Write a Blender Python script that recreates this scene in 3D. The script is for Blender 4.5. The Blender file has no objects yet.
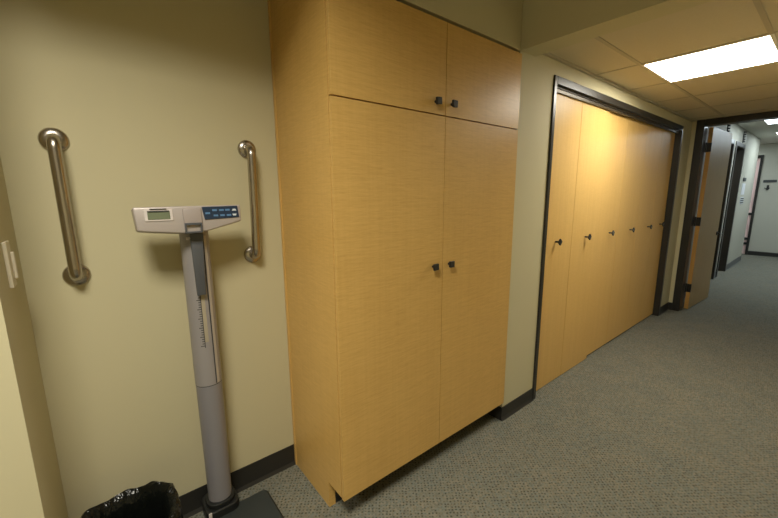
import bpy, bmesh, math, random
from mathutils import Vector, Matrix
random.seed(7)
S = bpy.context.scene
COL = S.collection
PI = math.pi

# ------------------------------------------------------------------ helpers
def lin(r, g, b):
    f = lambda c: c/12.92 if c <= .04045 else ((c+.055)/1.055)**2.4
    return (f(r/255), f(g/255), f(b/255), 1)

class MB:
    """collects shapes, links them as ONE mesh object"""
    def __init__(s): s.bm = bmesh.new()
    def _add(s, t, M=None):
        if M is not None: bmesh.ops.transform(t, matrix=M, verts=t.verts)
        me = bpy.data.meshes.new('tmp'); t.to_mesh(me); t.free()
        s.bm.from_mesh(me); bpy.data.meshes.remove(me)
    def box(s, x0, x1, y0, y1, z0, z1, bev=0, seg=2, M=None):
        t = bmesh.new(); bmesh.ops.create_cube(t, size=1)
        for v in t.verts:
            v.co = Vector(((x0+x1)/2+v.co.x*(x1-x0), (y0+y1)/2+v.co.y*(y1-y0), (z0+z1)/2+v.co.z*(z1-z0)))
        if bev: bmesh.ops.bevel(t, geom=t.edges[:], offset=bev, segments=seg, affect='EDGES', profile=.5)
        s._add(t, M); return s
    def prism(s, pts, axis, a0, a1, bev=0, seg=2, M=None):
        """polygon pts in the two other axes (cyclic order kept), extruded along axis"""
        t = bmesh.new()
        def mk(p, a):
            if axis == 'x': return (a, p[0], p[1])
            if axis == 'y': return (p[0], a, p[1])
            return (p[0], p[1], a)
        A = [t.verts.new(mk(p, a0)) for p in pts]; B = [t.verts.new(mk(p, a1)) for p in pts]
        n = len(pts)
        t.faces.new(A); t.faces.new(B[::-1])
        for i in range(n): t.faces.new((A[i], B[i], B[(i+1) % n], A[(i+1) % n]))
        bmesh.ops.recalc_face_normals(t, faces=t.faces[:])
        if bev: bmesh.ops.bevel(t, geom=t.edges[:], offset=bev, segments=seg, affect='EDGES', profile=.5)
        s._add(t, M); return s
    def lathe(s, prof, n=32, M=None, sx=1, sy=1, caps=True, fn=None):
        t = bmesh.new(); rings = []
        for (r, z) in prof:
            ring = []
            for k in range(n):
                a = 2*PI*k/n
                p = Vector((r*math.cos(a)*sx, r*math.sin(a)*sy, z))
                if fn: p = fn(p, a)
                ring.append(t.verts.new(p))
            rings.append(ring)
        for A, B in zip(rings, rings[1:]):
            for k in range(n): t.faces.new((A[k], A[(k+1) % n], B[(k+1) % n], B[k]))
        if caps:
            t.faces.new(rings[0][::-1]); t.faces.new(rings[-1])
        bmesh.ops.recalc_face_normals(t, faces=t.faces[:])
        s._add(t, M); return s
    def tube(s, pts, r, n=20):
        t = bmesh.new(); rings = []; P = [Vector(p) for p in pts]
        ref = None
        for i, p in enumerate(P):
            d = (P[min(i+1, len(P)-1)]-P[max(i-1, 0)]).normalized()
            if ref is None: ref = d.orthogonal().normalized()
            ref = (ref-d*ref.dot(d)).normalized(); q = d.cross(ref)
            rings.append([t.verts.new(p+r*(math.cos(2*PI*k/n)*ref+math.sin(2*PI*k/n)*q)) for k in range(n)])
        for A, B in zip(rings, rings[1:]):
            for k in range(n): t.faces.new((A[k], A[(k+1) % n], B[(k+1) % n], B[k]))
        t.faces.new(rings[0][::-1]); t.faces.new(rings[-1])
        bmesh.ops.recalc_face_normals(t, faces=t.faces[:])
        s._add(t); return s
    def build(s, name, mat, parent=None, smooth=False, kind=None, label=None):
        me = bpy.data.meshes.new(name); 
        if parent is not None:
            bmesh.ops.translate(s.bm, verts=s.bm.verts, vec=-wloc(parent))
        s.bm.to_mesh(me); s.bm.free()
        me.materials.append(mat)
        if smooth:
            for p in me.polygons: p.use_smooth = True
            try: me.set_sharp_from_angle(angle=math.radians(38))
            except Exception: pass
        o = bpy.data.objects.new(name, me); COL.objects.link(o)
        if parent is not None: o.parent = parent
        if kind: o['kind'] = kind
        if label: o['label'] = label
        return o

def wloc(o):
    v = Vector((0, 0, 0))
    while o is not None: v = v+o.location; o = o.parent
    return v

def thing(name, label, cat, loc, group=None):
    o = bpy.data.objects.new(name, None); o.location = loc; o.empty_display_size = .05
    COL.objects.link(o); o['label'] = label; o['category'] = cat
    if group: o['group'] = group
    return o

def tag(o, label, cat, group=None):
    o['label'] = label; o['category'] = cat
    if group: o['group'] = group
    return o

# ------------------------------------------------------------------ materials
def mat(name, col, rough=.6, metal=0, spec=.5, emit=None, strength=0):
    m = bpy.data.materials.new(name); m.use_nodes = True
    b = m.node_tree.nodes['Principled BSDF']
    b.inputs['Base Color'].default_value = col
    b.inputs['Roughness'].default_value = rough
    b.inputs['Metallic'].default_value = metal
    b.inputs['Specular IOR Level'].default_value = spec
    if emit:
        b.inputs['Emission Color'].default_value = emit
        b.inputs['Emission Strength'].default_value = strength
    return m

def nodes(m): return m.node_tree.nodes, m.node_tree.links, m.node_tree.nodes['Principled BSDF']

def coords(m, scale=(1, 1, 1), rot=(0, 0, 0)):
    N, L, b = nodes(m)
    tc = N.new('ShaderNodeTexCoord'); mp = N.new('ShaderNodeMapping')
    mp.inputs['Scale'].default_value = scale; mp.inputs['Rotation'].default_value = rot
    L.new(tc.outputs['Object'], mp.inputs['Vector'])
    return mp.outputs['Vector']

def noise(m, vec, scale, detail=3, rough=.5):
    N, L, b = nodes(m); n = N.new('ShaderNodeTexNoise')
    n.inputs['Scale'].default_value = scale; n.inputs['Detail'].default_value = detail; n.inputs['Roughness'].default_value = rough
    L.new(vec, n.inputs['Vector']); return n.outputs['Fac']

def ramp(m, fac, stops):
    N, L, b = nodes(m); r = N.new('ShaderNodeValToRGB'); e = r.color_ramp.elements
    e[0].position, e[0].color = stops[0]; e[1].position, e[1].color = stops[-1]
    for p, c in stops[1:-1]:
        x = e.new(p); x.color = c
    L.new(fac, r.inputs['Fac']); return r.outputs['Color']

def mix(m, a, b_, fac, mode='MIX'):
    N, L, b = nodes(m); x = N.new('ShaderNodeMix'); x.data_type = 'RGBA'; x.blend_type = mode
    if isinstance(fac, (int, float)): x.inputs[0].default_value = fac
    else: L.new(fac, x.inputs[0])
    for sck, v in ((x.inputs[6], a), (x.inputs[7], b_)):
        if isinstance(v, tuple): sck.default_value = v
        else: L.new(v, sck)
    return x.outputs[2]

def bump(m, h, strength=.2, dist=.002):
    N, L, b = nodes(m); n = N.new('ShaderNodeBump')
    n.inputs['Strength'].default_value = strength; n.inputs['Distance'].default_value = dist
    L.new(h, n.inputs['Height']); L.new(n.outputs['Normal'], b.inputs['Normal'])

def paint(name, col, rough=.65):
    m = mat(name, col, rough, spec=.3)
    v = coords(m); N, L, b = nodes(m)
    bump(m, noise(m, v, 260, 2), .10, .0006)
    c2 = tuple(x*.96 for x in col[:3])+(1,)
    L.new(mix(m, col, c2, noise(m, v, 2.0, 2)), b.inputs['Base Color'])
    return m

WALL_C = (.58, .53, .345, 1)
M_wall = paint('wall_paint', WALL_C)
M_wall_far = paint('far_wall_paint', (.47, .46, .385, 1))
M_tile = mat('ceiling_tile', (.56, .47, .32, 1), .9, spec=.1)
v = coords(M_tile); N, L, b = nodes(M_tile)
L.new(mix(M_tile, (.66, .59, .45, 1), (.58, .52, .39, 1), noise(M_tile, v, 90, 4, .7)), b.inputs['Base Color'])
bump(M_tile, noise(M_tile, v, 180, 3), .3, .001)
M_grid = mat('ceiling_grid_shaded', (.46, .41, .30, 1), .6)  # same paint as the tiles; the shadow along the T-bars darkens this colour
M_tile_far = mat('far_ceiling', (.6, .6, .55, 1), .9, spec=.1)

def wood(name, lo, hi, figure, rough=.38):
    """pale figured maple veneer: fine cross figure plus faint upright grain"""
    m = mat(name, hi, rough, spec=.4)
    N, L, b = nodes(m)
    fig = noise(m, coords(m, (9, 9, 130)), 1.0, 3, .6)       # fine horizontal figure
    fig2 = noise(m, coords(m, (26, 26, 320)), 1.0, 2, .5)
    gr = noise(m, coords(m, (60, 60, 1.2)), 1.0, 3, .6)      # upright grain
    bl = noise(m, coords(m, (3.2, 3.2, 1.3)), 1.0, 2)
    mid = tuple((a+c)/2 for a, c in zip(lo, hi))
    c1 = ramp(m, fig, [(.30, lo), (.5, mid), (.70, hi)])
    c2 = ramp(m, gr, [(.32, lo), (.62, hi)])
    c3 = ramp(m, bl, [(.3, mid), (.7, hi)])
    c4 = ramp(m, fig2, [(.3, lo), (.6, hi)])
    c = mix(m, c1, c2, 1-figure); c = mix(m, c, c3, .45); c = mix(m, c, c4, .22)
    L.new(c, b.inputs['Base Color'])
    return m
M_wood = wood('cabinet_maple', (.49, .285, .076, 1), (.69, .44, .142, 1), .72)
M_wood_edge = wood('maple_edge_band', (.56, .34, .10, 1), (.72, .46, .155, 1), .3)
M_closet = wood('closet_maple', (.56, .345, .10, 1), (.70, .455, .155, 1), .25, .42)
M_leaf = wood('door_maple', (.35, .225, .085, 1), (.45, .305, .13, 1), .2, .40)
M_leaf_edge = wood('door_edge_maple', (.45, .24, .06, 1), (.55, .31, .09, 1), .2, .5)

# carpet: woven loops on a small lattice, dark dots between, olive / tan / blue-grey flecks
M_carpet = mat('carpet', (.1, .1, .08, 1), .95, spec=.1)
N, L, b = nodes(M_carpet)
vc = coords(M_carpet, rot=(0, 0, math.radians(38)))
vor = N.new('ShaderNodeTexVoronoi'); vor.inputs['Scale'].default_value = 57; vor.inputs['Randomness'].default_value = .32
L.new(vc, vor.inputs['Vector'])
dots = ramp(M_carpet, vor.outputs['Distance'], [(.0, (.28, .28, .24, 1)), (.16, (.42, .42, .37, 1)), (.38, (1, 1, 1, 1)), (1, (1, 1, 1, 1))])
vo2 = N.new('ShaderNodeTexVoronoi'); vo2.inputs['Scale'].default_value = 105; vo2.inputs['Randomness'].default_value = .6
L.new(vc, vo2.inputs['Vector'])
sep = N.new('ShaderNodeSeparateColor'); L.new(vo2.outputs['Color'], sep.inputs['Color'])
base = ramp(M_carpet, sep.outputs[0], [(.0, (.175, .175, .145, 1)), (.35, (.235, .212, .158, 1)), (.6, (.20, .214, .19, 1)), (1, (.275, .25, .19, 1))])
fine = ramp(M_carpet, noise(M_carpet, coords(M_carpet), 420, 2), [(.3, (.65, .65, .65, 1)), (.7, (1.0, 1.0, 1.0, 1))])
big = ramp(M_carpet, noise(M_carpet, coords(M_carpet), 5, 3), [(.3, (.86, .9, .92, 1)), (.7, (1, .98, .95, 1))])
c = mix(M_carpet, base, dots, 1.0, 'MULTIPLY'); c = mix(M_carpet, c, fine, .8, 'MULTIPLY'); c = mix(M_carpet, c, big, 1.0, 'MULTIPLY')
L.new(c, b.inputs['Base Color'])
bump(M_carpet, vor.outputs['Distance'], .5, .004)
M_carpet_far = M_carpet

M_base = mat('black_vinyl_base', (.022, .021, .019, 1), .45)
M_bronze = mat('dark_bronze_frame', (.029, .027, .024, 1), .32, spec=.42)
M_bronze_m = mat('dark_bronze_knob', (.030, .030, .029, 1), .35, metal=.3)
M_track = mat('track_bronze', (.07, .055, .035, 1), .4, metal=.4)
M_black = mat('dark_void', (.012, .012, .012, 1), .9)
M_steel = mat('brushed_steel', (.46, .42, .37, 1), .27, metal=1)
N, L, b = nodes(M_steel)
bump(M_steel, noise(M_steel, coords(M_steel, (400, 400, 15)), 1, 2), .06, .0005)
M_silver = mat('silver_plastic', (.47, .42, .40, 1), .38, metal=.25)
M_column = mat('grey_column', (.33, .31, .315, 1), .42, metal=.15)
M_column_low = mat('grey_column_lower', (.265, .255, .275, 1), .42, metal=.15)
M_rod = mat('slate_plastic', (.085, .09, .10, 1), .5)
M_bezel = mat('pale_bezel', (.66, .60, .58, 1), .4)
M_lcd = mat('lcd_glass', (.17, .20, .13, 1), .2)
M_key_bg = mat('blue_keypad', (.020, .038, .075, 1), .35)
M_key = mat('blue_key', (.10, .22, .42, 1), .45)
M_key_w = mat('white_key', (.62, .68, .74, 1), .45)
M_pinkwin = mat('pale_window', (.60, .42, .34, 1), .3)
M_tick = mat('tick_ink', (.05, .05, .05, 1), .6)
M_strip = mat('pale_strip', (.48, .43, .37, 1), .45)
M_mat = mat('rubber_mat', (.022, .028, .028, 1), .6)
N, L, b = nodes(M_mat)
bump(M_mat, noise(M_mat, coords(M_mat), 300, 2), .25, .001)
M_matrim = mat('black_rubber', (.010, .011, .011, 1), .45)
M_liner = mat('black_liner', (.005, .006, .005, 1), .2, spec=.28)
N, L, b = nodes(M_liner)
bump(M_liner, noise(M_liner, coords(M_liner, (1, 1, .45)), 22, 3, .6), .75, .02)
M_bin = mat('brown_bin', (.10, .035, .02, 1), .5)
M_ivory = mat('ivory_plastic', (.66, .60, .47, 1), .4)
M_white = mat('white_metal', (.75, .73, .68, 1), .5)
M_pink = paint('pink_door', (.85, .60, .56, 1))
M_paper = mat('paper', (.62, .64, .66, 1), .8)
M_notice = mat('dark_notice', (.045, .05, .05, 1), .7)
WARM = (1.0, .945, .80, 1)
COOL = (.80, .93, 1.0, 1)
M_lampA = mat('lamp_alcove', (.9, .9, .9, 1), .5, emit=WARM, strength=2)
M_lampB = mat('lamp_corridor', (.9, .9, .9, 1), .5, emit=(1.0, .955, .83, 1), strength=27)
M_lampC = mat('lamp_far', (.9, .9, .9, 1), .5, emit=COOL, strength=12.5)

# ------------------------------------------------------------------ dimensions
YB = .537          # alcove back wall
XL = -1.785        # left return wall
YL = .11           # where that return ends towards the viewer
XC = .50           # cabinet right side / corridor wall start
ZS = 2.394         # soffit underside
ZN = 2.95          # entry area ceiling
ZC = 2.44          # corridor tile ceiling
XE = 4.38          # end of the near corridor
YR = -1.50         # corridor right wall
ZF = 2.70          # far corridor ceiling
XW = 11.2          # far end wall

def struct(name, mb, m, label=None): return mb.build(name, m, kind='structure', label=label)

# ------------------------------------------------------------------ shell
struct('floor', MB().box(-4.9, 12.6, -2.9, 2.0, -.08, 0), M_carpet)
struct('wall_back', MB().box(XL-.1, XC+.1, YB, YB+.1, 0, ZN), M_wall)
struct('wall_left', MB().box(-4.7, XL, YL, YB+.1, 0, ZN), M_wall)
struct('wall_left_side', MB().box(-4.8, -4.7, -2.8, YB+.1, 0, ZN), M_wall)
struct('wall_front', MB().box(-4.8, XC+.16, -2.8, -2.7, 0, ZN), M_wall)
struct('wall_corner', MB().box(XC, XC+.16, -2.7, YR, 0, ZN), M_wall)
struct('ceiling_entry', MB().box(-4.8, XC+.16, -2.8, YB+.1, ZN, ZN+.08), M_tile)
# dropped soffit over the alcove, and the header across the corridor mouth
struct('wall_soffit', MB().box(-.776, XC, 0.0, YB, ZS, ZN).box(XL, -.776, -.09, YB, 2.485, ZN), M_wall)  # left part is unseen, lowered and brought forward to shade the alcove wall
struct('wall_header', MB().box(XC, XC+.1585, YR, 0, ZS, ZN), M_wall)
# corridor wall with the closet opening
CX0, CX1, CZ = .94, 3.935, 2.283
mb = MB()
mb.box(XC, CX0-.012, 0, .12, 0, ZN); mb.box(XC, XC+.12, .12, YB, 0, ZN)
mb.box(CX1+.012, XE, 0, .12, 0, ZN)
mb.box(CX0-.012, CX1+.012, 0, .12, CZ+.012, ZN)
struct('wall_corridor', mb, M_wall)
struct('wall_closet', MB().box(CX0-.012, CX1+.012, .70, .74, 0, ZN), M_black)
struct('wall_right', MB().box(XC+.16, XE+.14, YR-.1, YR, 0, ZN), M_wall)
struct('ceiling', MB().box(XC+.1585, XE, YR, .005, ZC, ZC+.06), M_tile)
# tile grid
g = MB()
for y in (-.305, -.935): g.box(XC+.16, XE, y-.012, y+.012, ZC-.004, ZC+.002)
for x in (1.495, 2.16, 2.86, 3.53, 4.18): g.box(x-.010, x+.010, YR, 0, ZC-.003, ZC+.002)
g.box(XC+.16, XE, -.022, 0, ZC-.014, ZC+.002)
struct('trim_ceiling_grid', g, M_grid)

# baseboards (cove base: strip with a small toe)
def base_x(mb, x0, x1, y, s, h=.098):      # on a wall facing s*y
    mb.prism([(y, 0), (y, h), (y+s*.005, h), (y+s*.006, .018), (y+s*.016, 0)], 'x', x0, x1)
mb = MB(); base_x(mb, XL, -.79, YB, -1, .125); struct('baseboard_back', mb, M_base)
mb = MB(); base_x(mb, XC-.008, .903, 0, -1)
mb.box(XC-.008, XC, -.006, .125, 0, .098)
base_x(mb, 3.99, XE-.008, 0, -1, .10); mb.box(XE-.012, XE, -.045, 0, 0, .10)
struct('baseboard_corridor', mb, M_base)
mb = MB(); base_x(mb, -4.7, XL+.006, YL, -1, .098); struct('baseboard_left', mb, M_base)

# closet frame
fr = MB()
FY = -.012
fr.box(.903, CX0, FY, .10, 0, CZ+.052, .003, 1)
fr.box(CX1, CX1+.052, FY, .10, 0, CZ+.052, .003, 1)
fr.box(CX0, CX1, FY, .012, CZ, CZ+.052, .003, 1)
fr.box(CX0, CX1, .012, .10, CZ, CZ+.052)
closet_frame = struct('trim_closet_frame', fr, M_bronze)
MB().box(CX0, CX1, .012, .020, CZ-.010, CZ).box(CX0, CX1, .020, .036, CZ-.033, CZ-.012).build('track', M_track, closet_frame, label='bronze head track of the closet')

# end wall with doorway
DY0, DY1, DZ = -.125, -1.36, 2.368
struct('wall_end', MB().box(XE, XE+.14, -.045, .12, 0, ZN).box(XE, XE+.14, -3.0, DY1-.08, 0, ZN).box(XE, XE+.14, DY1-.08, -.045, ZC+.002, ZN+.1), M_wall)
fr = MB()
fr.box(XE-.012, XE+.15, DY0, -.045, 0, ZC, .003, 1)
fr.box(XE-.012, XE+.15, DY1-.08, DY1, 0, ZC, .003, 1)
fr.box(XE-.012, XE+.15, DY1, DY0, DZ, ZC, .003, 1)
door_frame = struct('trim_door_frame', fr, M_bronze)
# open door leaf hinged on the near-left jamb
lf = Vector((4.555, -.137, 0)); ang = math.atan2(-.045, .92)
Mleaf = Matrix.Translation(lf) @ Matrix.Rotation(ang, 4, 'Z')
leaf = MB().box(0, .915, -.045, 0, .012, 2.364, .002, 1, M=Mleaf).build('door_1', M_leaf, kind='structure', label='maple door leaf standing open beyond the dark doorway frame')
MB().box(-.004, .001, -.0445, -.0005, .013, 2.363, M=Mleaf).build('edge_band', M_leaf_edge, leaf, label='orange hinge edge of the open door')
for z in (.30, 1.19, 2.12):
    MB().box(-.014, -.003, -.050, .004, z-.055, z+.055, M=Mleaf).tube([Mleaf @ Vector((-.012, .004, z-.06)), Mleaf @ Vector((-.012, .004, z+.06))], .009, 10).box(4.52, 4.556, -.14, -.128, z-.055, z+.055).build('hinge', M_bronze_m, leaf)
h = MB()
h.tube([Mleaf @ Vector((.855, -.045, .98)), Mleaf @ Vector((.855, -.10, .98))], .011, 12)
h.tube([Mleaf @ Vector((.865, -.10, .98)), Mleaf @ Vector((.745, -.10, .98))], .010, 12)
h.lathe([(.028, 0), (.028, .010), (.02, .014)], 20, M=Mleaf @ Matrix.Translation((.855, -.045, .98)) @ Matrix.Rotation(PI/2, 4, 'X'))
h.build('lever_handle', M_bronze_m, leaf, smooth=True)

# ------------------------------------------------------------------ far corridor
fw = MB()
OP = [(6.05, 7.10), (7.36, 8.15)]; OZ = 2.39
xs = [XE+.14, OP[0][0], OP[0][1], OP[1][0], OP[1][1], 10.0]
fw.box(xs[0], xs[1], 0, .12, 0, ZF+.1); fw.box(xs[2], xs[3], 0, .12, 0, ZF+.1); fw.box(xs[4], xs[5], 0, .12, 0, ZF+.1)
for a, c_ in OP: fw.box(a, c_, 0, .12, OZ, ZF+.1)
fw.box(9.88, 10.0, .12, 1.6, 0, ZF+.1)
struct('wall_far_left', fw, M_wall_far)
for i, (a, c_) in enumerate(OP):
    t = MB()
    t.box(a-.05, a+.03, -.015, .12, 0, OZ+.05, .002, 1); t.box(c_-.03, c_+.05, -.015, .12, 0, OZ+.05, .002, 1); t.box(a+.03, c_-.03, -.015, .12, OZ-.02, OZ+.05, .002, 1)
    struct('trim_%d' % (i+1), t, M_bronze)
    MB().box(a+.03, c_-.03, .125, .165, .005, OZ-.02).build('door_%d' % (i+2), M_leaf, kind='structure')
mb = MB(); base_x(mb, xs[4]+.05, 10.006, 0, -1, .12); base_x(mb, xs[0], OP[0][0]-.05, 0, -1, .12); base_x(mb, xs[2]+.05, xs[3]-.05, 0, -1, .12)
mb.box(10.0, 10.008, 0, 1.6, 0, .12)
struct('baseboard_far_left', mb, mat('grey_base', (.12, .125, .125, 1), .5))
EY0, EY1 = .079, 1.05
struct('wall_far_end', MB().box(XW, XW+.12, -3.0, EY0-.02, 0, ZF+.1).box(XW, XW+.12, EY0-.02, EY1+.1, 2.40, ZF+.1).box(XW, XW+.12, EY1, 1.6, 0, ZF+.1), M_wall_far)
mb = MB(); mb.box(XW-.008, XW, -3.0, EY0-.05, 0, .10); struct('baseboard_far_end', mb, M_base)
t = MB(); t.box(XW-.02, XW+.12, EY0-.05, EY0, 0, 2.44, .003, 1); t.box(XW-.02, XW+.12, EY1, EY1+.085, 0, 2.44, .003, 1); t.box(XW-.02, XW+.12, EY0, EY1, 2.37, 2.44, .003, 1)
tf = struct('trim_end_doorway', t, M_bronze)
for z in (.28, .40, 1.02):
    MB().box(XW-.012, XW+.03, EY0, EY0+.10, z-.03, z+.03).build('hinge', M_bronze_m, tf)
MB().box(XW+.02, XW+.065, EY0, EY1, .01, 2.37).build('door_4', M_pink, kind='structure', label='pinkish door at the far end of the corridor')
struct('ceiling_far', MB().box(XE+.14, XW+.1, -3.0, 1.6, ZF, ZF+.06), M_tile_far)
struct('wall_far_right', MB().box(XE+.14, XW+.1, -3.0, -2.9, 0, ZF+.1), M_wall_far)
struct('wall_far_back', MB().box(10.0, XW+.12, 1.6, 1.7, 0, ZF+.1), M_wall_far)

# ------------------------------------------------------------------ lights
def troffer(label, x0, x1, y0, y1, z, m, group=None):
    t = thing('ceiling_light', label, 'ceiling light', ((x0+x1)/2, (y0+y1)/2, z), group)
    f = MB(); w = .018
    f.box(x0-w, x1+w, y0-w, y0, z-.006, z); f.box(x0-w, x1+w, y1, y1+w, z-.006, z)
    f.box(x0-w, x0, y0, y1, z-.006, z); f.box(x1, x1+w, y0, y1, z-.006, z)
    f.build('frame', M_white, t)
    MB().box(x0, x1, y0, y1, z-.004, z).build('diffuser', m, t, label='glowing white lens')
    return t
troffer('bright square ceiling light in front of the maple closet doors', 1.52, 2.142, -.926, -.320, ZC, M_lampB)
def louvred(label, x0, x1, y0, y1, power):
    t = troffer(label, x0, x1, y0, y1, ZN, M_lampA, 'louvred ceiling lights of the entry')
    ld = bpy.data.lights.new('lamp', 'AREA'); ld.shape = 'RECTANGLE'; ld.size = x1-x0; ld.size_y = y1-y0
    ld.energy = power; ld.spread = math.radians(138); ld.color = WARM[:3]
    lo = bpy.data.objects.new('lamp', ld); COL.objects.link(lo); lo.parent = t; lo.location = (0, 0, -.008)
louvred('louvred ceiling light of the entry, in front of the scale', -2.15, -1.55, -1.35, -.75, 50)
louvred('unseen fill light of the entry, at the far left', -3.9, -3.3, -.80, -.20, 26)  # unseen fill, placed here to brighten the cabinet side panel
troffer('nearer bright ceiling light seen through the open doorway', 6.75, 7.53, -1.55, -.345, ZF, M_lampC)
troffer('farther bright ceiling light seen through the open doorway', 8.95, 9.75, -1.5, -.315, ZF, M_lampC)
troffer('unseen light added round the corner to brighten the pinkish far door', 10.4, 10.9, .45, 1.1, ZF, M_lampC)  # out of view, added to light the pinkish strip past the corner

# ------------------------------------------------------------------ tall cabinet
X0, XS = -.797, -.148
cab = thing('wall_cabinet', 'tall floor-to-soffit maple cabinet with four doors and dark square knobs', 'cabinet', ((X0+XC)/2, .27, 0))
FF = -.014   # door face
yf = FF+.023
side = [(.123, 0), (YB-.003, 0), (YB-.003, 2.388), (yf, 2.388), (yf, .148), (.123, .131)]
MB().prism([(YB-.003, 0), (YB-.003, 2.497), (yf, 2.497), (yf, .146), (.132, .146), (.132, 0)], 'x', X0, X0+.019).build('side_panel', M_wood, cab)
MB().prism([(YB-.003, 0), (YB-.003, 2.388), (yf, 2.388), (yf, .146), (.132, .146), (.132, 0)], 'x', XC-.021, XC-.003).build('side_panel', M_wood, cab)
MB().box(X0+.001, X0+.036, .1325, .16, 0, .145).build('toe_return', M_wood, cab)
MB().box(X0-.004, X0, YB-.022, YB-.003, .0, 2.497).build('scribe_strip', M_wood_edge, cab, label='thin maple strip along the back wall')
MB().box(X0+.019, XC-.021, yf+.002, YB-.003, .142, .158).box(X0+.019, XC-.021, yf+.002, YB-.003, 2.36, 2.386).box(X0+.019, XC-.021, YB-.02, YB-.004, .148, 2.36).box(X0+.019, XC-.021, yf+.002, .45, 1.937, 1.957).build('carcass', M_wood, cab)
MB().box(X0+.036, XC-.021, .134, .149, 0, .142).build('toe_kick', M_base, cab, label='black recessed toe kick')
for (a, c_, z0, z1, kx, kz) in ((X0+.001, XS-.002, .139, 1.9445, -.222, 1.198), (XS+.002, XC-.002, .139, 1.9445, -.101, 1.198),
                        (X0+.001, XS-.002, 1.9505, 2.371, -.221, 2.005), (XS+.002, XC-.002, 1.9505, 2.371, -.107, 2.007)):
    d = MB().box(a, c_, FF, FF+.0185, z0, z1, .0004, 1).build('door', M_wood, cab)
    k = MB()
    k.tube([(kx, FF, kz), (kx, FF-.018, kz)], .007, 14)
    rot = Matrix.Translation((kx, FF-.024, kz)) @ Matrix.Rotation(math.radians(-4 if kx < -.15 else 1), 4, 'Y')
    k.box(-.0165, .0165, -.006, .007, -.0165, .0165, .002, 2, M=rot)
    k.build('knob', M_bronze_m, d, label='dark square knob')

# ------------------------------------------------------------------ closet folding doors
LX = [CX0+.004, 1.437, 1.957, 2.440, 2.965, 3.46, CX1-.004]
KN = [(1.172, 1.201), (1.688, 1.199), (2.232, 1.193), (2.772, 1.187), (3.322, 1.185), (3.757, 1.190)]
WHERE = ['maple closet door leaf beside the wall strip next to the tall cabinet',
         'second maple closet door leaf from the tall cabinet, at the step in the floor line',
         'third maple closet door leaf from the tall cabinet, right of the step',
         'fourth maple closet door leaf from the tall cabinet',
         'fifth maple closet door leaf from the tall cabinet, second from the far frame',
         'farthest narrow-looking maple closet door leaf, against the far dark frame']
for i in range(6):
    y = .038 if i < 2 else .052
    zb = .006 if i < 2 else .018
    zt = CZ-.008
    t = thing('closet_door', WHERE[i], 'closet door', ((LX[i]+LX[i+1])/2, y+.016, 0), 'maple folding closet doors')
    t['kind'] = 'thing'
    MB().box(LX[i]+.0018, LX[i+1]-.0018, y, y+.034, zb, zt, .001, 1).build('leaf', M_closet, t)
    kx, kz = KN[i]
    k = MB(); k.tube([(kx, y, kz), (kx, y-.032, kz)], .0065, 12)
    rot = Matrix.Translation((kx, y-.037, kz)) @ Matrix.Rotation(math.radians(38), 4, 'Y')
    k.box(-.019, .019, -.006, .006, -.019, .019, .002, 2, M=rot)
    k.build('knob', M_bronze_m, t, label='dark square knob')

# ------------------------------------------------------------------ grab bars
def grab_bar(label, x0, x1, z0, z1):
    t = thing('grab_bar', label, 'grab bar', ((x0+x1)/2, YB, z0), 'steel grab bars on the alcove wall')
    off = .062; R = .035; pts = []
    yb = YB-off
    def pt(s, y):  # s: 0..1 along the bar
        return (x0+(x1-x0)*s, y, z0+(z1-z0)*s)
    Lb = z1-z0
    pts.append(pt(0, YB-.006))
    for k in range(9):
        a = PI/2*k/8
        pts.append(pt((R-R*math.cos(a))/Lb, YB-(off-R)-R*math.sin(a)))
    for k in range(9):
        a = PI/2*(1-k/8)
        pts.append(pt(1-(R-R*math.cos(a))/Lb, YB-(off-R)-R*math.sin(a)))
    pts.append(pt(1, YB-.006))
    MB().tube(pts, .0198, 24).build('bar', M_steel, t, smooth=True)
    for s in (0, 1):
        p = pt(s, YB)
        MB().lathe([(.043, .0), (.043, .005), (.039, .011), (.026, .016), (.0202, .017)], 36, M=Matrix.Translation(p) @ Matrix.Rotation(PI/2, 4, 'X')).build('flange', M_steel, t, smooth=True)
grab_bar('steel grab bar near the left corner, left of the scale', -1.637, -1.640, 1.268, 1.772)
grab_bar('steel grab bar between the scale and the tall cabinet', -.957, -.948, 1.274, 1.786)

# ------------------------------------------------------------------ light switch on the left return wall
t = thing('light_switch', 'ivory light switch on the left return wall', 'light switch', (XL, .30, 1.36))
MB().box(XL, XL+.010, .262, .322, 1.292, 1.434, .002, 2).build('plate', M_ivory, t)
MB().box(XL+.008, XL+.018, .300, .316, 1.315, 1.40, .003, 2).build('rocker', M_ivory, t)

# ------------------------------------------------------------------ physician scale
SX, SY = -1.232, .435
sc = thing('scale', 'grey digital column scale with black platform standing in the alcove', 'scale', (SX, .27, 0))
pl = MB()
def rrect(x0, x1, y0, y1, r, n=6):
    pts = []
    for cx, cy, a0 in ((x1-r, y1-r, 0), (x0+r, y1-r, 90), (x0+r, y0+r, 180), (x1-r, y0+r, 270)):
        for k in range(n+1):
            a = math.radians(a0+90*k/n); pts.append((cx+r*math.cos(a), cy+r*math.sin(a)))
    return pts
PX0, PX1, PY0, PY1 = -1.335, -1.018, .035, .405
pl.prism(rrect(PX0, PX1, PY0, PY1, .03), 'z', .012, .050, .004, 2)
plat = pl.build('platform', M_matrim, sc)
MB().prism(rrect(PX0+.008, PX1-.008, PY0+.008, PY1-.008, .026), 'z', .0502, .056, .0025, 2).build('mat', M_mat, plat, label='dark grey rubber mat')
for px, py in ((PX0+.04, PY0+.04), (PX1-.04, PY0+.04), (PX0+.04, PY1-.04), (PX1-.04, PY1-.04)):
    MB().lathe([(.016, 0), (.016, .014)], 16, M=Matrix.Translation((px, py, 0))).build('foot', M_matrim, plat)
co = MB()
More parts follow.
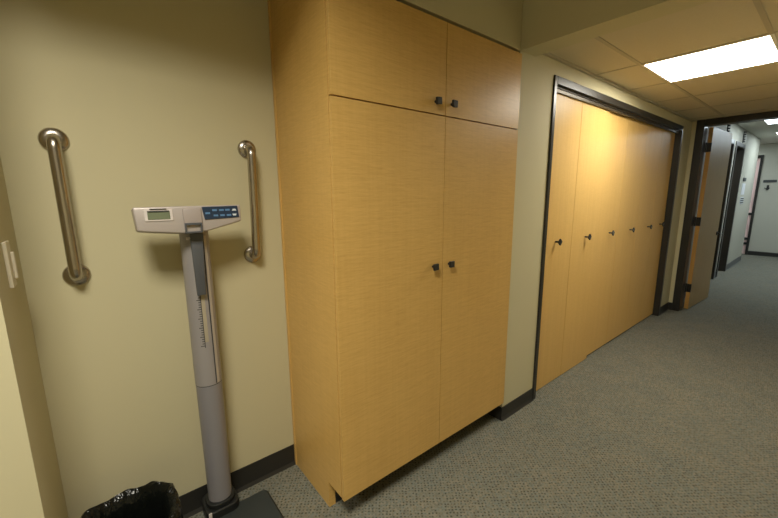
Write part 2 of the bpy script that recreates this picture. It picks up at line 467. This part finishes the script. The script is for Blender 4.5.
co.prism(rrect(SX-.078, SX+.072, SY-.075, SY+.075, .035), 'z', .03, .095, .006, 2)
co.prism(rrect(SX-.066, SX+.062, SY-.064, SY+.064, .05), 'z', .095, .118, .004, 2)
collar = co.build('collar', M_matrim, sc, label='black collar at the foot of the column')
MB().box(SX-.072, SX-.058, SY-.079, SY-.074, .045, .105, .002, 2).build('latch', M_bezel, collar)
def col(z0, z1, r, m, name, r2=None):
    n = 40
    return MB().lathe([(r, z0), (r2 or r, z1)], n, M=Matrix.Translation((SX, SY, 0)), sx=1, sy=.95).build(name, m, sc, smooth=True)
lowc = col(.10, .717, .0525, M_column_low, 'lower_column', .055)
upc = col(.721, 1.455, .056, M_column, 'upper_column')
col(.716, .722, .0548, M_tick, 'seam_ring')
# groove and pale edge strip, drawn as ribs on the rounded front
def on_col(dx, out=.0006): return SY-.95*math.sqrt(max((.056)**2-dx*dx, 0))-out
MB().prism([(-.0022+.022+SX, on_col(.020)+.002), (.0022+.022+SX, on_col(.024)+.002), (.0022+.022+SX, on_col(.024)-.0006), (-.0022+.022+SX, on_col(.020)-.0006)], 'z', .724, 1.40).build('groove', M_tick, upc, label='dark guide slot')
MB().prism([(.026+SX, on_col(.026)+.003), (.036+SX, on_col(.036)+.003), (.036+SX, on_col(.036)-.0008), (.026+SX, on_col(.026)-.0008)], 'z', .724, 1.40).build('edge_strip', M_strip, upc, label='paler strip beside the slot')
MB().prism([(-.009+SX, on_col(-.009)+.003), (.006+SX, on_col(.006)+.003), (.006+SX, on_col(.006)-.0004), (-.009+SX, on_col(-.009)-.0004)], 'z', .93, 1.17).build('ruler_strip', mat('ruler_cream', (.40, .35, .26, 1), .5), upc, label='pale ruler strip')
tk = MB()
for k in range(24):
    z = .912+k*.0105; w = .016 if k % 4 == 0 else .010
    tk.prism([(SX-.010-w, on_col(-.010-w)+.002), (SX-.010, on_col(-.010)+.002), (SX-.010, on_col(-.010)-.0008), (SX-.010-w, on_col(-.010-w)-.0008)], 'z', z, z+.003)
tk.box(SX-.0115, SX-.009, on_col(-.010)-.0012, on_col(-.010)+.002, .905, 1.16)
tk.build('ruler_marks', M_tick, upc)
# height rod folded against the column
rod = MB()
rod.prism([(-1.262, 1.412), (-1.214, 1.412), (-1.222, 1.150), (-1.256, 1.150)], 'y', .358, .372, .003, 2)
rodo = rod.build('height_rod', M_rod, sc, label='slate grey folding height rod', smooth=True)
MB().prism([(-1.263, 1.414), (-1.213, 1.414), (-1.214, 1.386), (-1.262, 1.386)], 'y', .353, .360, .002, 2).build('rod_hinge', M_rod, rodo)
MB().tube([(-1.262, .366, 1.395), (-1.276, .366, 1.395)], .006, 12).build('pin', M_bezel, rodo)
# display head
HD = Matrix.Translation((0, .332, 1.48)) @ Matrix.Rotation(math.radians(-7), 4, 'X') @ Matrix.Translation((0, -.332, -1.48))
hd = MB()
hd.prism([(-1.447, 1.528), (-1.058, 1.530), (-1.060, 1.460), (-1.10, 1.449), (-1.20, 1.424), (-1.295, 1.421), (-1.400, 1.432), (-1.440, 1.438)], 'y', .334, .400, .007, 4, M=HD)
head = hd.build('display_head', M_silver, sc, smooth=True)
MB().box(-1.412, -1.318, .3305, .336, 1.473, 1.519, .002, 2, M=HD).build('screen_bezel', M_bezel, head)
MB().box(-1.402, -1.328, .3290, .334, 1.479, 1.511, .001, 1, M=HD).build('screen', M_lcd, head, label='grey green display')
MB().box(-1.402, -1.330, .3260, .332, 1.5075, 1.5125, .001, 1, M=HD).box(-1.394, -1.338, .3260, .332, 1.5175, 1.5205, .001, 1, M=HD).build('screen_lip', M_tick, head)
MB().prism([(-1.213, 1.523), (-1.073, 1.525), (-1.069, 1.476), (-1.206, 1.471)], 'y', .3300, .336, .0015, 2, M=HD).build('keypad', M_key_bg, head, label='dark blue keypad')
ks = MB()
for x, z in ((-1.193, 1.4965), (-1.166, 1.508), (-1.139, 1.508), (-1.115, 1.508), (-1.163, 1.486), (-1.137, 1.486), (-1.111, 1.486)):
    MB().box(x-.009, x+.009, .3285, .331, z-.004, z+.004, .0008, 1, M=HD).build('key', M_key, head)
for z, up in ((1.508, 1), (1.487, -1)):
    x = -1.088
    MB().prism([(x-.009, z-.004*up), (x+.009, z-.004*up), (x+.005, z+.004*up), (x-.005, z+.004*up)], 'y', .3285, .331, M=HD).build('key', M_key_w, head, label='white arrow key')
MB().box(-1.284, -1.215, .3275, .345, 1.455, 1.520, .006, 3, M=HD).build('centre_block', mat('taupe_plastic', (.36, .31, .29, 1), .5), head, smooth=True)
rh = MB()
rh.box(-1.283, -1.277, .318, .36, 1.420, 1.461, .001, 1); rh.box(-1.226, -1.220, .318, .36, 1.420, 1.461, .001, 1)
rh.box(-1.277, -1.226, .318, .36, 1.452, 1.461, .001, 1); rh.box(-1.277, -1.226, .318, .36, 1.420, 1.426, .001, 1)
rh.box(-1.277, -1.226, .345, .36, 1.424, 1.455)
rdh = rh.build('rod_head', M_rod, sc)
MB().box(-1.268, -1.227, .330, .346, 1.428, 1.445, .001, 1).box(-1.262, -1.246, .326, .340, 1.448, 1.452).build('window', M_pinkwin, rdh, label='pale pink height window')

# ------------------------------------------------------------------ waste bin and its liner
BX, BY, RR, BH = -1.598, .185, .162, .392
wb = thing('waste_bin', 'brown waste bin under a black liner, left of the scale', 'bin', (BX, BY, 0))
MB().lathe([(.122, 0), (RR-.018, BH-.03), (RR-.012, BH-.012), (RR-.017, BH-.012), (.117, .006)], 40, M=Matrix.Translation((BX, BY, 0))).build('bin_body', M_bin, wb, smooth=True)
def wav(p, a):
    z = p.z; k = max(0, min(1, (z-.16)/.24))
    r = 1+.018*k*math.sin(7*a+1+9*z)+.012*k*math.sin(13*a+2.2)+.010*math.sin(23*a+14*z)
    dz = k*(.010*math.sin(3*a+.4)+.005*math.sin(9*a))+.012*k*math.cos(a-.5)
    return Vector((p.x*r, p.y*r, z+dz))
prof = [(RR+.010, .19), (RR+.013, .24), (RR+.012, .30), (RR+.012, .35), (RR+.012, .385), (RR+.007, .402), (RR-.002, .409), (RR-.014, .402), (RR-.028, .385), (RR-.036, .33), (RR-.046, .24), (RR-.052, .14), (RR-.06, .05), (.03, .03)]
bl = MB().lathe(prof, 120, M=Matrix.Translation((BX, BY, 0)), caps=False, fn=wav)
bl = bl.build('bin_liner', M_liner, smooth=True)
for p in bl.data.polygons: p.use_smooth = True
tag(bl, 'crinkled black plastic liner folded over the waste bin rim', 'bin liner')

# ------------------------------------------------------------------ small things in the far corridor
for x, lab in ((6.45, 'dark comb-like signal flags above the nearer far doorway'), (7.92, 'dark comb-like signal flags above the farther far doorway')):
    t = thing('signal_flag', lab, 'signal flags', (x, 0, 2.55), 'door signal flags')
    MB().box(x-.03, x+.03, -.008, 0, 2.455, 2.66).build('bracket', M_notice, t)
    for k in range(5):
        z = 2.475+k*.042
        MB().box(x-.03, x+.03, -.036, -.007, z-.009, z+.009).build('flag', M_bronze_m, t)
tag(MB().box(8.60, 8.90, -.012, 0, 1.775, 1.845, .002, 1).build('door_sign', M_notice), 'small dark sign beside the far dark doorway', 'sign')
tag(MB().box(8.60, 8.95, -.006, 0, 1.51, 1.735).build('paper_notice', M_paper), 'pale paper notice under the small dark sign', 'notice')
t = thing('notice_board', 'small notice with dark rows below the pale paper', 'notice', (8.8, 0, 1.39))
MB().box(8.62, 9.0, -.006, 0, 1.32, 1.46).build('sheet', M_paper, t)
for k in range(3): MB().box(8.64, 8.98, -.009, -.005, 1.335+k*.042, 1.36+k*.042).build('dark_row', M_notice, t)
tag(MB().box(XW-.012, XW, -.262, -.03, 1.785, 1.845, .002, 1).build('wall_sign', M_notice), 'dark horizontal sign on the far end wall', 'sign')
t = thing('coat_hook', 'dark coat hook below the sign on the far end wall', 'coat hook', (XW, -.13, 1.65))
MB().box(XW-.01, XW, -.145, -.105, 1.60, 1.72, .002, 1).build('back_plate', M_bronze_m, t)
MB().tube([(XW-.005, -.125, 1.62), (XW-.05, -.13, 1.61), (XW-.075, -.15, 1.63), (XW-.08, -.16, 1.66)], .011, 10).tube([(XW-.005, -.125, 1.64), (XW-.05, -.09, 1.64), (XW-.06, -.075, 1.66)], .009, 10).build('hook', M_bronze_m, t, smooth=True)

# ------------------------------------------------------------------ world, camera, colour
w = bpy.data.worlds.new('world'); S.world = w; w.use_nodes = True
w.node_tree.nodes['Background'].inputs[0].default_value = (.02, .02, .02, 1)
cd = bpy.data.cameras.new('camera'); cam = bpy.data.objects.new('camera', cd); COL.objects.link(cam)
cd.sensor_width = 36; cd.lens = 36*363.06/778; cd.clip_start = .02
yw, pt, rl = math.radians(38.9646), math.radians(-10.1467), math.radians(-.3821)
F = Vector((math.sin(yw)*math.cos(pt), math.cos(yw)*math.cos(pt), math.sin(pt)))
Rt = F.cross(Vector((0, 0, 1))).normalized(); U = Rt.cross(F)
R2 = Rt*math.cos(rl)+U*math.sin(rl); U2 = -Rt*math.sin(rl)+U*math.cos(rl)
Mx = Matrix((R2, U2, -F)).transposed().to_4x4(); Mx.translation = Vector((-1.5607, -1.3077, 1.5697))
cam.matrix_world = Mx
S.camera = cam
S.view_settings.view_transform = 'Standard'; S.view_settings.look = 'None'
S.view_settings.gamma = 1; S.view_settings.use_curve_mapping = False
S.view_settings.exposure = 0
